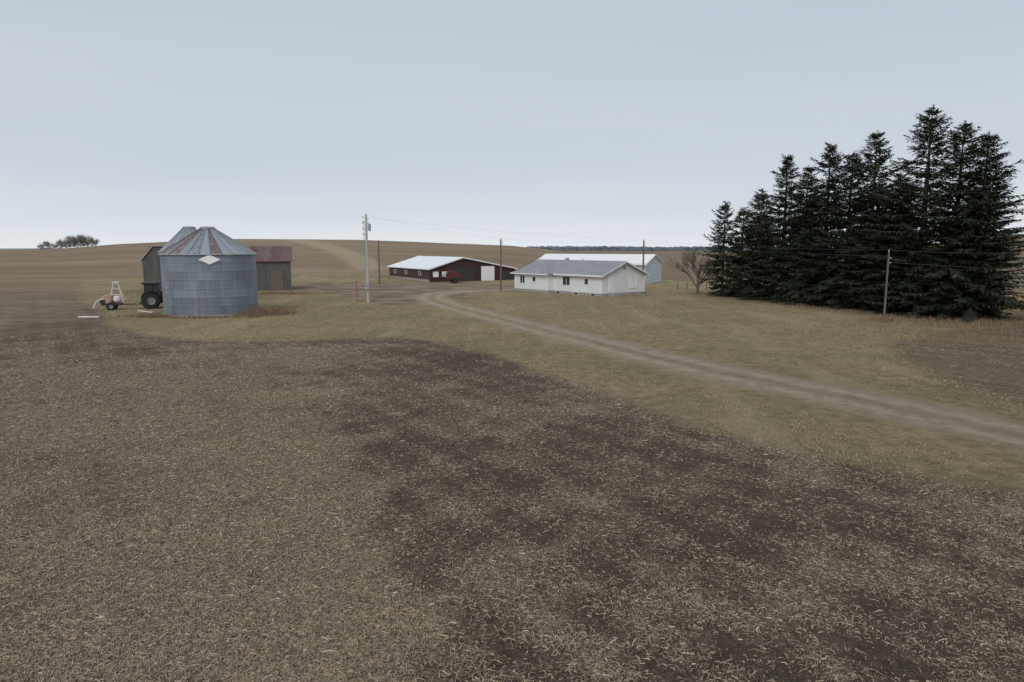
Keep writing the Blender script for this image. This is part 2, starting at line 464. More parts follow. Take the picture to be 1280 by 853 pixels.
me = np_mesh('dead_weeds', Vw, np.arange(len(Vw)).reshape(-1,3)); add_attr(me, 'tone', np.repeat(np.random.rand(len(Vw)//3), 3))
wm, n, b = newmat('dead_weed_stem'); t = n.attr('tone')
n.put(b.inputs['Base Color'], n.mix(t, (.13,.085,.055), (.36,.26,.17))); b.inputs['Roughness'].default_value = .9
me.materials.append(wm); o = link(bpy.data.objects.new('dead_weeds', me)); o['kind'] = 'stuff'
o['label'] = 'brown dead weeds around the grain bin base'; o['category'] = 'weeds'

# ------------------------------------------------------------ materials
M_white = pmat('white_painted_siding', (.82,.82,.82), (.72,.72,.72), .8, .6, lines=('z', .2), linecol=.25, bump=.3)
M_trim = pmat('white_trim', (.84,.84,.84), (.77,.77,.77), 1, .5)
M_conc = pmat('concrete_foundation', (.40,.38,.36), (.29,.28,.27), 1.5, .9, bump=.2)
M_shingle = pmat('grey_asphalt_shingle', (.225,.24,.25), (.30,.31,.32), .6, .9, lines=('z', .11), linecol=.2, bump=.3)
M_glass = pmat('dark_window_glass', (.03,.034,.04), (.06,.066,.072), 1, .12, spec=.5)
M_wroof = pmat('white_metal_roof', (.85,.86,.865), (.78,.79,.80), .35, .4, lines=('y', .9), linecol=.12, spec=.4)
M_maroon = pmat('maroon_steel_siding', (.070,.036,.031), (.050,.027,.024), .6, .5, lines=('h', .3), linecol=.4, bump=.3)
M_lwall = pmat('pale_blue_steel_siding', (.52,.565,.60), (.45,.49,.52), .5, .5, lines=('h', .5), linecol=.3)
M_wood = pmat('weathered_barn_board', (.082,.077,.073), (.155,.146,.139), 1.6, .9, lines=('h', .26), linecol=.9, stretch=(1,1,.25), bump=.5)
M_pole = pmat('weathered_utility_pole', (.13,.10,.08), (.19,.155,.125), 3, .9, stretch=(4,4,.4), bump=.4)
M_polel = pmat('pale_grey_pole', (.48,.475,.46), (.38,.37,.355), 3, .8, stretch=(4,4,.4))
M_grey = pmat('grey_galvanised_fitting', (.40,.42,.44), (.30,.32,.34), 3, .45, .3)
M_black = pmat('black_rubber', (.022,.022,.022), (.045,.042,.038), 4, .85, bump=.3)
M_dark = pmat('dark_cast_iron', (.035,.035,.037), (.06,.058,.055), 4, .6)
M_red = pmat('dull_red_machine_paint', (.17,.028,.024), (.11,.022,.02), 3, .4, spec=.5)
M_darkred = pmat('dull_dark_red_paint', (.12,.042,.034), (.08,.032,.028), 3, .8)
M_pink = pmat('faded_pinkish_red_paint', (.38,.20,.17), (.50,.36,.33), 2, .7)
M_wpaint = pmat('white_machine_paint', (.70,.69,.66), (.55,.53,.49), 3, .5)
M_pvc = pmat('white_plastic_pipe', (.66,.66,.64), (.52,.52,.5), 3, .4)
M_bark = pmat('spruce_bark', (.075,.058,.048), (.12,.10,.088), 3, .95, stretch=(2,2,.5), bump=.6)
M_bark2 = pmat('grey_brown_bark', (.11,.095,.082), (.17,.15,.13), 3, .95)
M_redpost = pmat('red_marker_paint', (.40,.06,.045), (.30,.05,.035), 3, .6)

def needle_mat(name, a, b_):
    m, n, b = newmat(name)
    p = n.pos(); f = n.noise(p, .7, 3); t = n.attr('tone')
    c = n.mix(n.mr(f, .35, .65), a, b_); c = n.mix(n.mr(t, .65, 1, 0, .85), c, (.076,.084,.046))
    c = n.mix(n.mr(t, .0, .15, .7, 0), c, (.06,.043,.03))
    n.put(b.inputs['Base Color'], c); b.inputs['Roughness'].default_value = .85; b.inputs['Specular IOR Level'].default_value = .08
    return m
M_needle = needle_mat('spruce_needles', (.024,.035,.024), (.050,.063,.038))

M_rustroof, n, b = newmat('rusty_metal_roof')
v = n.objc(); x_, y_, z_ = n.sep(v)
f = n.noise(n.mapv(v, (1,.25,.25)), .8, 6, .65)
c = n.mix(n.mr(f, .36, .56), (.150,.125,.12), (.120,.050,.041))
cell = n.math('FLOOR', n.math('DIVIDE', x_, .75))
c = n.mix(n.math('MULTIPLY', n.white(cell), .35), c, (.18,.13,.12))
fr = n.math('FRACT', n.math('DIVIDE', x_, .75)); seam = n.mr(fr, 0, .12, .6, 0); c = n.mix(seam, c, (.06,.04,.035))
n.put(b.inputs['Base Color'], c); b.inputs['Roughness'].default_value = .6; b.inputs['Metallic'].default_value = .1

# ------------------------------------------------------------ grain bins
def galv(name, base, dark):
    m, n, b = newmat(name); v = n.uv(); U, Vv, _ = n.sep(v)
    br = n.new('ShaderNodeTexBrick'); n.put(br.inputs['Vector'], n.comb(U, Vv, 0.0))
    br.inputs['Scale'].default_value = 1; br.inputs['Brick Width'].default_value = 2.36; br.inputs['Row Height'].default_value = .8
    br.inputs['Mortar Size'].default_value = .010; br.inputs['Color1'].default_value = base+(1,); br.inputs['Color2'].default_value = dark+(1,)
    br.inputs['Mortar'].default_value = tuple(x*.75 for x in dark)+(1,)
    c = br.outputs['Color']
    ring = n.math('FLOOR', n.math('DIVIDE', Vv, .8))
    c = n.mix(n.math('MULTIPLY', n.white(n.math('ADD', ring, 3.3)), .5), c, tuple(x*.65 for x in dark))
    pn = n.noise(n.comb(n.math('MULTIPLY', U, .35), n.math('MULTIPLY', ring, 1.7), 0.0), 1.0, 3, .6)
    c = n.mix(n.mr(pn, .45, .65, 0, .45), c, tuple(min(1, x*1.35) for x in base))
    st = n.noise(n.comb(n.math('MULTIPLY', U, 3.0), n.math('MULTIPLY', Vv, .25), 0.0), 1.2, 5, .7)
    c = n.mix(n.mr(st, .5, .75, 0, .35), c, (.50,.54,.59))
    c = n.mix(n.mr(n.noise(n.objc(), .7, 5), .55, .75, 0, .35), c, (.20,.21,.22))
    cor = n.math('FRACT', n.math('DIVIDE', Vv, .10))
    sh = n.math('ABSOLUTE', n.math('SUBTRACT', cor, .5))
    n.put(b.inputs['Base Color'], c); b.inputs['Roughness'].default_value = .5; b.inputs['Metallic'].default_value = .25
    n.put(b.inputs['Normal'], n.bump(sh, .4, .03)); return m
M_bin = galv('galvanised_corrugated_wall', (.25,.28,.325), (.195,.222,.262))
def bin_roof_mat(name, rust):
    m, n, b = newmat(name)
    U, Vv, _ = n.sep(n.uv())
    cell = n.math('FLOOR', U); w2 = n.white(n.math('ADD', cell, 41.7))
    c = n.mix(n.white(cell), (.24,.27,.31), (.37,.41,.46))
    rn = n.noise(n.comb(n.math('MULTIPLY', U, 5.0), n.math('MULTIPLY', Vv, .9), 0.0), 1.3, 7, .75)
    ru = n.math('ADD', rn, n.math('MULTIPLY', n.math('SUBTRACT', w2, .5), .42))
    c = n.mix(n.mr(ru, .52, .70, 0, rust), c, (.145,.072,.057))
    fr = n.math('ABSOLUTE', n.math('SUBTRACT', n.math('FRACT', U), .5)); c = n.mix(n.mr(fr, .40, .5, 0, .65), c, (.12,.10,.10))
    n.put(b.inputs['Base Color'], c); b.inputs['Roughness'].default_value = .5; b.inputs['Metallic'].default_value = .2
    return m
M_binroof = bin_roof_mat('galvanised_rust_streaked_roof', .88); M_binroof2 = bin_roof_mat('plain_galvanised_roof', .12)
M_sign = pmat('white_enamel_plate', (.90,.90,.90), (.86,.86,.86), 1, .4)

def grain_bin(loc, R, He, Ha, rot, label, sign, roofmat):
    e = thing('grain_bin', loc, rot, label, 'grain bin', 'corrugated steel grain bins')
    n_ = 96; rings = int(round((He-.15)/.8))
    step = (He-.15)/rings
    prof = []
    for k in range(rings):
        z0 = .15+k*step
        prof += [(R+.012, z0), (R+.012, z0+.03)]
        for q in range(1, 8): prof.append((R-.006 if q % 2 else R+.006, z0+.03+(step-.06)*q/8))
        prof += [(R+.004, z0+step-.03)]
    prof.append((R, He))
    V = []; U = []
    for k in range(n_+1):
        an = 2*math.pi*k/n_
        for r_, z_ in prof: V.append((r_*math.cos(an), r_*math.sin(an), z_)); U.append((k/n_*2*math.pi*R, (z_-.15)/step*.8))
    m_ = len(prof); F = [(k*m_+j, (k+1)*m_+j, (k+1)*m_+j+1, k*m_+j+1) for k in range(n_) for j in range(m_-1)]
    me = bpy.data.meshes.new('wall'); me.from_pydata(V, [], F)
    ul = me.uv_layers.new(name='UVMap')
    for lp in me.loops: ul.data[lp.index].uv = U[lp.vertex_index]
    me.polygons.foreach_set('use_smooth', [True]*len(me.polygons)); me.materials.append(M_bin)
    link(bpy.data.objects.new('wall', me), e)
    mb = MB().lathe([(0,0),(R+.12,0),(R+.12,.15),(0,.15)], (0,0,0), 'z', 48); part('foundation', mb, M_conc, e)
    np_ = 28; V = []; F = []; U = []
    Ro = R+.16; Rt = .62; zt = Ha-.22; ze = He-.04
    for k in range(np_):
        a0 = 2*math.pi*k/np_; a1 = 2*math.pi*(k+1)/np_
        da = (a1-a0)
        segs = [(a0, 0, .07), (a0+da*.10, .1, 0.0), (a0+da*.5, .5, -.0), (a0+da*.93, .93, 0.0), (a1, .999, .07)]
        for j in range(len(segs)-1):
            i = len(V)
            for (aa, uu, hh_) in (segs[j], segs[j+1]):
                V += [(Ro*math.cos(aa), Ro*math.sin(aa), ze+hh_), (Rt*math.cos(aa), Rt*math.sin(aa), zt+hh_)]
                U += [(k+uu, 0), (k+uu, 5)]
            F.append((i, i+2, i+3, i+1))
    me = bpy.data.meshes.new('roof'); me.from_pydata(V, [], F); ul = me.uv_layers.new(name='UVMap')
    for lp in me.loops: ul.data[lp.index].uv = U[lp.vertex_index]
    me.materials.append(roofmat); ro = link(bpy.data.objects.new('roof', me), e)
    mb = MB().lathe([(.70,zt-.03),(.70,zt+.12),(.55,zt+.20),(0,zt+.22)], (0,0,0), 'z', 24); part('roof_cap', mb, M_grey, ro, True)
    mb = MB().lathe([(R-.02, He-.06), (R+.17, He-.09), (R+.17, He-.03), (R+.05, He+.03)], (0,0,0), 'z', 64); part('eave_ring', mb, M_grey, e, True)
    if sign:
        a = sign; r_ = R+.08; c_ = Vector((r_*math.cos(a), r_*math.sin(a), He-.50)); t_ = Vector((-math.sin(a), math.cos(a), 0)); o_ = Vector((math.cos(a), math.sin(a), 0))*.03
        mb = MB().prism([c_-t_*.92, c_+Vector((0,0,-.44)), c_+t_*.92, c_+Vector((0,0,.44))], o_)
        part('diamond_sign', mb, M_sign, e, label='white diamond-shaped plate')
    return e
grain_bin(P(-28.8, 65.6), 4.15, 5.65, 8.2, 0, 'grey corrugated steel grain bin with rust-streaked conical roof', math.radians(-66), M_binroof)
grain_bin(P(-36.4, 78), 3.1, 5.75, 8.6, .1, 'smaller grey steel grain bin standing behind the rusty-roofed one', None, M_binroof2)

# ------------------------------------------------------------ buildings
def window(parent, face, W, s, z, w, h, pane=M_glass, frame=M_trim, mull=True, name='window', fw=.09):
    def bx(mb, s0, z0, s1, z1, d):
        if face == 'x0': mb.box(-d+W, s0, z0, W-.0+.02, s1, z1)
        else: mb.box(s0, -d+W, z0, s1, W+.02, z1)
    f = MB(); bx(f, s-fw, z-fw, s+w+fw, z, .06); bx(f, s-fw, z+h, s+w+fw, z+h+fw, .06)
    bx(f, s-fw, z, s, z+h, .06); bx(f, s+w, z, s+w+fw, z+h, .06)
    if mull: bx(f, s+w/2-.03, z, s+w/2+.03, z+h, .05)
    p = MB(); bx(p, s, z, s+w, z+h, .02)
    wo = part(name, p, pane, parent); part('frame', f, frame, wo); return wo

def gable_shell(W, L, eL, eR, rx, rz, z0=0.0):
    mb = MB()
    for y in (0, L): mb.poly([(0,y,z0),(W,y,z0),(W,y,eR),(rx,y,rz),(0,y,eL)])
    mb.quad((0,0,z0),(0,L,z0),(0,L,eL),(0,0,eL)); mb.quad((W,0,z0),(W,L,z0),(W,L,eR),(W,0,eR)); return mb
def gable_roof(W, L, eL, eR, rx, rz, o=.4, th=.12, y0=None, y1=None):
    y0 = -o if y0 is None else y0; y1 = L+o if y1 is None else y1
    sL = (rz-eL)/rx; sR = (rz-eR)/(W-rx); mb = MB(); g = .012
    mb.prism([(-o, y0, eL-sL*o+g), (rx, y0, rz+g), (rx, y0, rz+g+th), (-o, y0, eL-sL*o+g+th)], (0, y1-y0, 0))
    mb.prism([(rx, y0, rz+g), (W+o, y0, eR-sR*o+g), (W+o, y0, eR-sR*o+g+th), (rx, y0, rz+g+th)], (0, y1-y0, 0))
    return mb

# house
th = math.radians(38)
H = thing('ranch_house', P(11.5, 87.4), th, 'white single-storey ranch house with grey shingle roof', 'house')
W, L, E, RZ = 8.1, 16.9, 2.75, 4.35
part('wall', gable_shell(W, L, E, E, W/2, RZ, .35), M_white, H)
part('foundation', MB().box(.03,.03,-.2,W-.03,L-.03,.35), M_conc, H)
rf = part('roof', gable_roof(W, L, E, E, W/2, RZ, .45), M_shingle, H)
mb = MB(); sl = (RZ-E)/(W/2)
mb.box(-.52, -.45, E-sl*.45-.08, -.455, 8.9, E-sl*.45+.13); part('gutter', mb, M_trim, H)
yy = -.475
part('bargeboard', MB().prism([(-.45,yy,E-sl*.45-.06),(W/2,yy,RZ-.06),(W/2,yy,RZ+.13),(-.45,yy,E-sl*.45+.13)], (0,.022,0)), M_trim, H)
part('bargeboard', MB().prism([(W/2+.001,yy,RZ-.06),(W+.45,yy,E-sl*.45-.06),(W+.45,yy,E-sl*.45+.13),(W/2+.001,yy,RZ+.13)], (0,.022,0)), M_trim, H)
w0, w1 = 9.3, 16.8
mb = MB(); mb.quad((-1.0,w0,.35),(-1.0,w1,.35),(-1.0,w1,E-.05),(-1.0,w0,E-.05)); mb.quad((-1.0,w0,.35),(0,w0,.35),(0,w0,E-.05),(-1.0,w0,E-.05)); mb.quad((-1.0,w1,.35),(0,w1,.35),(0,w1,E-.05),(-1.0,w1,E-.05))
part('wing_wall', mb, M_white, H)
part('wing_foundation', MB().box(-.97,w0+.03,-.2,0,w1-.03,.35), M_conc, H)
mb = MB(); ez = E-.12; A=(-1.5,w0-.4,ez); B=(-1.5,w1+.4,ez); ym=(w0+w1)/2; C=(1.9,ym,4.25); D_=(4.0,ym,4.25)
mb.poly([A,B,C]); mb.poly([A,C,D_,(3.9,w0-.4,ez+.02)]); mb.poly([B,(3.9,w1+.4,ez+.02),D_,C])
part('wing_roof', mb, M_shingle, rf)
part('wing_fascia', MB().box(-1.53,w0-.4,ez-.16,-1.49,w1+.4,ez-.01), M_trim, H)
window(H, 'x0', 0, 6.0, 1.2, 1.4, 1.1); window(H, 'x0', 0, 2.5, 1.45, .65, .7, mull=False)
window(H, 'x0', -1.0, 14.4, 1.2, 1.0, 1.05); window(H, 'x0', -1.0, 12.0, 1.5, .65, .65, mull=False)
for s_ in (1.2, 4.4, 8.0): window(H, 'x0', .03, s_, .02, .8, .26, mull=False, fw=.04, name='basement_window')
window(H, 'y0', 0, 5.2, 1.0, 1.3, 1.15, pane=M_trim, frame=M_trim)
mb = MB().box(3.75,-.03,3.40,4.35,.01,3.44)
mb.prism([(3.75,-.03,3.44),(4.35,-.03,3.44),(4.05,-.03,3.95)], (0,.04,0)); part('gable_vent', mb, M_grey, H)
dr = part('door', MB().box(1.2,-.05,.45,2.15,.01,2.45), M_trim, H); part('handle', MB().box(2.0,-.11,1.4,2.06,-.05,1.46), M_dark, dr)
part('door_step', MB().box(1.0,-1.1,-.1,2.4,-.005,.40), M_conc, H)
part('vent_pipe', MB().tube((5.2,9,3.6),(5.2,9,4.7),.06,n=8), M_grey, rf); part('vent_pipe', MB().tube((3.2,5,3.7),(3.2,5,4.5),.05,n=8), M_grey, rf)
part('chimney', MB().box(4.6,11.6,3.8,5.0,12.0,4.75), M_grey, rf)
part('corner_trim', MB().box(-.03,-.03,.35,.12,-.004,E-.05), M_trim, H); part('corner_trim', MB().box(W-.12,-.03,.35,W+.03,-.004,E-.05), M_trim, H)

# shed behind house
S = thing('machine_shed', P(23, 118), math.radians(60), 'long pale steel machine shed with white metal roof', 'shed')
part('wall', gable_shell(9, 21.3, 3.5, 3.5, 4.5, 4.95), M_lwall, S)
part('roof', gable_roof(9, 21.3, 3.5, 3.5, 4.5, 4.95, .35, .1), M_wroof, S)
part('sliding_door', MB().box(2.6,-.06,.05,6.4,-.005,3.1), M_lwall, S)
part('fascia', MB().box(-.40,-.35,3.2,-.355,21.6,3.5), M_trim, S)
window(S, 'x0', 0, 4, 1.4, 1.0, .8)

# maroon barn
B = thing('cattle_barn', P(-15, 124), math.radians(30), 'long maroon steel barn with white metal roof', 'barn')
W, L, eL, eR, rx, rz = 18, 21, 2.35, 2.2, 6.7, 4.35
part('wall', gable_shell(W, L, eL, eR, rx, rz), M_maroon, B)
part('roof', gable_roof(W, L, eL, eR, rx, rz, .4, .14), M_wroof, B)
part('wainscot', MB().box(-.05, 0.02, 0, -.004, L, .45), M_conc, B, label='grey concrete curb under the side wall')
yy=-.425; sL=(rz-eL)/rx; sR=(rz-eR)/(W-rx)
part('bargeboard', MB().prism([(-.4,yy,eL-sL*.4-.06),(rx,yy,rz-.06),(rx,yy,rz+.16),(-.4,yy,eL-sL*.4+.16)], (0,.02,0)), M_trim, B)
part('bargeboard', MB().prism([(rx+.001,yy,rz-.06),(W+.4,yy,eR-sR*.4-.06),(W+.4,yy,eR-sR*.4+.16),(rx+.001,yy,rz+.16)], (0,.02,0)), M_trim, B)
gd = part('overhead_door', MB().box(10.6,-.07,.02,13.4,-.005,2.75), M_trim, B)
part('door_handle', MB().box(11.8,-.10,.5,12.2,-.072,.58), M_grey, gd)
part('doorway', MB().box(5.2,-.03,.02,9.2,-.005,2.5), M_dark, B, label='dark open barn doorway')
window(B, 'y0', 0, .8, 1.0, .9, .8, pane=M_trim, mull=False); window(B, 'y0', 0, 2.6, 1.0, .8, .8, pane=M_trim, mull=False)
part('side_opening', MB().box(14.6,-.05,.02,16.8,-.005,2.0), M_dark, B)
for s_ in (4, 11, 17): window(B, 'x0', 0, s_, 1.2, 1.0, .6, pane=M_glass, frame=M_trim, mull=False, fw=.06)

# wooden barn behind bins
BW = thing('old_barn', P(-50.6, 95), math.radians(19), 'weathered dark board barn with rusty red metal roof', 'barn')
Lx, Wy, ez, rz = 19.0, 9.5, 4.3, 6.35
mb = MB(); mb.quad((0,0,0),(Lx,0,0),(Lx,0,ez),(0,0,ez)); mb.quad((0,Wy,0),(Lx,Wy,0),(Lx,Wy,ez),(0,Wy,ez))
for x_ in (0, Lx): mb.poly([(x_,0,0),(x_,Wy,0),(x_,Wy,ez),(x_,Wy/2,rz-.1),(x_,0,ez)])
part('wall', mb, M_wood, BW)
mb = MB(); o_ = .3; sl = (rz-ez)/(Wy/2)
mb.prism([(-o_,-o_,ez-sl*o_),(-o_,Wy/2,rz),(-o_,Wy/2,rz+.08),(-o_,-o_,ez-sl*o_+.08)], (Lx+2*o_,0,0))
mb.prism([(-o_,Wy/2,rz),(-o_,Wy+o_,ez-sl*o_),(-o_,Wy+o_,ez-sl*o_+.08),(-o_,Wy/2,rz+.08)], (Lx+2*o_,0,0))
part('roof', mb, M_rustroof, BW)
part('door', MB().box(16.2,-.05,.05,17.8,-.005,2.8), M_pole, BW)
part('eave_board', MB().box(3.6,-.06,ez-.38,Lx+.02,-.006,ez-.22), M_pole, BW)
part('tall_section', MB().prism([(-.4,-.6,0),(3.5,-.6,0),(3.5,-.6,6.35),(1.1,-.6,6.35),(-.4,-.6,4.5)], (0,6.5,0)), M_wood, BW, label='taller grey board section of the barn')
part('tall_section_roof', MB().prism([(-.6,-.8,4.35),(1.05,-.8,6.40),(3.7,-.8,6.40),(3.7,-.8,6.50),(.95,-.8,6.50),(-.7,-.8,4.42)], (0,6.9,0)), M_grey, BW)

# ------------------------------------------------------------ poles and wires
def pole(loc, h, r0, mat, label, rot=0):
    e = thing('utility_pole', loc, rot, label, 'utility pole', 'poles carrying overhead wires')
    part('post', MB().tube((0,0,-.3),(0,0,h),r0,r0*.65,12), mat, e, True)
    part('insulator', MB().tube((0,0,h-.02),(0,0,h+.22),.05,.035,8), M_grey, e)
    for d_ in (.5, .9): part('insulator', MB().tube((r0*.5,0,h-d_),(r0*.7+.16,0,h-d_),.05,.05,8), M_grey, e)
    return e
pm = pole(P(-16.5, 78.4), 9.9, .18, M_polel, 'tall pale grey pole with meter boxes and conduit')
part('conduit', MB().tube((-.25,-.1,1.0),(-.25,-.1,9.3),.04,n=8), M_grey, pm)
for z_ in (9.6, 9.0, 8.3, 7.7): part('bracket', MB().tube((-.1,0,z_),(-.42,0,z_+.05),.035,n=6).tube((-.42,0,z_-.08),(-.42,0,z_+.16),.06,.04,8), M_wpaint, pm)
part('transformer', MB().tube((.36,0,8.1),(.36,0,8.9),.17,n=12), M_grey, pm, True)
part('meter_box', MB().box(-.22,-.42,1.5,.22,-.17,2.3).tube((0,-.42,2.0),(0,-.52,2.0),.1,n=12), M_grey, pm)
pole(P(-22.9, 118), 7.4, .16, M_pole, 'dark wooden utility pole beside the gravel yard')
pole(P(-1.6, 98.7), 7.4, .16, M_pole, 'dark wooden utility pole by the farm lane')
pole(P(20.1, 105), 7.3, .16, M_pole, 'dark wooden utility pole behind the white house')
pole(P(31.6, 58), 5.85, .10, M_pole, 'short brown utility pole beside the spruces')
M_wire = pmat('power_cable', (.12,.12,.13), (.15,.15,.15), 1, .6)
def wire(a, b, sag, r=.0055, label='thin dark overhead power cable'):
    mb = MB(); N = 18; pts = []
    for k in range(N+1):
        t = k/N; p = Vector(a).lerp(Vector(b), t); p.z -= sag*4*t*(1-t); pts.append(p)
    o = pts[0].copy()
    for k in range(N): mb.tube(pts[k]-o, pts[k+1]-o, r, n=4, cap=False)
    w = part('power_cable', mb, M_wire, None); w.location = o
    w['label'] = label; w['category'] = 'cable'; w['group'] = 'overhead wires between the poles'
def PZ(x, t, z): a = P(x, t); return (a[0], a[1], z)
wire(PZ(-16.5,78.4,9.9), PZ(-1.6,98.7,7.5), .3); wire(PZ(-16.5,78.4,9.3), PZ(-22.9,118,7.5), .6)
wire(PZ(-1.6,98.7,7.5), PZ(20.1,105,7.4), .5)
wire(PZ(-16.5,78.4,9.6), PZ(20.1,105,7.4), .4)
wire(PZ(20.1,105,7.4), PZ(31.6,58,6.0), .3, .008); wire(PZ(20.1,105,7.0), PZ(31.6,58,5.5), .3, .008); wire(PZ(31.6,58,6.0), PZ(60,57,6.2), .4, .010)
wire(PZ(31.6,58,5.0), PZ(60,57,4.5), .4, .010)

rp = thing('marker_post', P(-17.8, 78.4), 0, 'slender red marker post in the grass', 'post')
part('post', MB().tube((0,0,-.1),(0,0,2.4),.05,.04,8), M_redpost, rp); part('cap', MB().tube((0,0,2.4),(0,0,2.46),.07,.05,8), M_dark, rp)

fe = thing('wire_fence', P(24.5, 101), math.radians(8), 'low wire fence with wooden posts', 'fence')
for k in range(6): part('post', MB().tube((k*1.5,0,-.1),(k*1.5+random.uniform(-.03,.03),0,1.15),.07,.06,7), M_pole, fe)
for z_ in (.4,.75,1.05): part('fence_wire', MB().tube((0,0,z_),(7.5,0,z_),.015,n=4), M_grey, fe)

# ------------------------------------------------------------ tractor
def wheel(parent, name, x, y, R, w, rimr, lugs, side, rimmat=None):
    pr = [(rimr,-w/2),(R*.86,-w/2),(R*.97,-w*.38),(R,-w*.2),(R,w*.2),(R*.97,w*.38),(R*.86,w/2),(rimr,w/2)]
    mb = MB().lathe(pr, (0,0,0), 'y', 32, True)
    for k in range(lugs):
        for sd in (-1, 1):
            an = 2*math.pi*(k+(.5 if sd > 0 else 0))/lugs
            M = Matrix.Rotation(-an, 4, 'Y') @ Matrix.Translation((R, sd*w*.24, 0)) @ Matrix.Rotation(sd*.6, 4, 'X')
            mb.box(-.03, -w*.27, -.03, .05, w*.27, .03, M)
    wo = bpy.data.objects.new(name, None); link(wo, parent); wo.location = (x, y, R); wo.empty_display_size = .2
    part('tyre', mb, M_black, wo, False)
    part('rim', MB().lathe([(0,side*w*.12),(rimr*.35,side*w*.16),(rimr*.4,side*w*.05),(rimr*.85,side*w*.02),(rimr*1.02,side*w*.42),(rimr*1.02,-side*w*.42),(0,-side*w*.3)], (0,0,0), 'y', 24), rimmat or M_grey, wo, True)
T = thing('tractor', P(-37.4, 70.8), math.radians(28), 'dark farm tractor with red hood parked beside the grain bin', 'tractor')
for sd in (-1, 1):
    wheel(T, 'rear_wheel', 0, sd*.92, .84, .46, .40, 18, sd, M_grey); wheel(T, 'front_wheel', 2.45, sd*.85, .60, .38, .32, 14, sd)
mb = MB().prism([(.9,-.42,.90),(3.0,-.40,.90),(3.1,-.38,1.2),(2.95,-.36,1.55),(.9,-.42,1.78)], (0,.84,0)); part('hood', mb, M_red, T, bevel=.06)
part('grille', MB().box(3.05,-.3,.95,3.15,.3,1.45), M_dark, T)
mb = MB().box(-.5,-.35,.5,2.9,.35,.92).tube((0,-.85,.84),(0,.85,.84),.14,n=10).tube((2.45,-.8,.6),(2.45,.8,.6),.09,n=8); part('chassis', mb, M_dark, T, bevel=.03)
mb = MB()
for x_, y_ in ((-.55,-.72),(-.55,.72),(.85,-.72),(.85,.72),(.15,-.75),(.15,.75)): mb.tube((x_,y_,1.1),(x_*.95,y_*.93,2.50),.045,n=6)
mb.box(-.6,-.75,1.0,.9,.75,1.3); cab = part('cab', mb, M_dark, T)
part('cab_glass', MB().box(-.52,-.69,1.3,.82,.69,2.47), M_glass, cab)
part('cab_roof', MB().box(-.75,-.8,2.48,1.0,.8,2.68), M_dark, cab, bevel=.05)
for sd in (-1, 1):
    pts_o = []; pts_i = []
    for k in range(8):
        a0 = math.radians(25+k*19); pts_o.append((.98*math.cos(a0), sd*.92-.24, .84+.98*math.sin(a0))); pts_i.append((.93*math.cos(a0), sd*.92-.24, .84+.93*math.sin(a0)))
    mb = MB()
    for k in range(7): mb.prism([pts_i[k], pts_i[k+1], pts_o[k+1], pts_o[k]], (0,.48,0))
    part('fender', mb, M_dark, T)
    part('mirror', MB().tube((.9,sd*.72,2.2),(1.0,sd*1.15,2.2),.02,n=6).box(.95,sd*1.15-.1,1.9,1.0,sd*1.15+.1,2.25), M_dark, T)
part('exhaust', MB().tube((1.5,-.38,1.7),(1.5,-.38,2.6),.05,n=8), M_dark, T)
part('hitch', MB().box(-1.15,-.4,.45,-.5,.4,.55).tube((-1.1,-.4,.5),(-.5,-.3,1.1),.035,n=6).tube((-1.1,.4,.5),(-.5,.3,1.1),.035,n=6), M_dark, T)
part('rear_lamp', MB().box(-.66,-.6,1.35,-.6,-.4,1.5), M_red, T)
for sd in (-.25,.25): part('headlight', MB().tube((3.05,sd,1.35),(3.14,sd,1.35),.09,n=12), M_trim, T)

Vc = thing('grain_vacuum', P(-40.5, 69.2), math.radians(20), 'faded pinkish and white grain vacuum trailer on two wheels', 'farm machine')
for sd in (-1, 1): wheel(Vc, 'wheel', 0, sd*.75, .36, .24, .2, 10, sd)
mb = MB().box(-.9,-.5,.45,.9,.5,.62).tube((.8,0,.5),(2.2,0,.5),.06,n=6); part('frame', mb, M_darkred, Vc)
part('blower', MB().lathe([(0,-.3),(.42,-.3),(.47,-.22),(.47,.22),(.42,.3),(0,.3)], (-.4,0,1.05), 'y', 24), M_pink, Vc, True)
part('engine', MB().box(-1.0,-.35,.62,-.55,.35,1.0), M_dark, Vc, bevel=.04)
part('hopper_tank', MB().lathe([(0,.65),(.25,.7),(.40,.9),(.40,1.2),(.3,1.35),(0,1.38)], (.5,0,0), 'z', 20), M_wpaint, Vc, True)
part('control_panel', MB().box(.05,-.3,1.0,.12,.3,1.45).box(.0,-.25,.62,.05,.25,1.0), M_pink, Vc)
mb = MB()
prev = Vector((-.8,0,1.1))
for q in ((-1.1,0,1.0),(-1.4,.1,.75),(-1.6,.1,.4),(-1.7,.1,.1)): mb.tube(prev, q, .08, n=10); prev = Vector(q)
part('suction_hose', mb, M_wpaint, Vc, True)
part('axle', MB().tube((0,-.75,.36),(0,.75,.36),.05,n=8), M_dark, Vc)

A = thing('auger_stand', P(-46.0, 79.5), math.radians(15), 'white A-shaped steel stand on the grass', 'stand')
for a_, b_ in (((-.75,-.3,0),(-.2,0,2.2)), ((.75,-.3,0),(.2,0,2.2)), ((-.75,.6,0),(-.2,0,2.2)), ((.75,.6,0),(.2,0,2.2))): part('leg', MB().tube(a_, b_, .065, n=8), M_wpaint, A)
part('head', MB().box(-.35,-.12,2.1,.35,.12,2.3), M_wpaint, A, bevel=.03)
part('crossbar', MB().tube((-.55,-.2,.8),(.55,-.2,.8),.05,n=8), M_wpaint, A); part('crossbar', MB().tube((-.38,-.12,1.5),(.38,-.12,1.5),.05,n=8), M_wpaint, A)

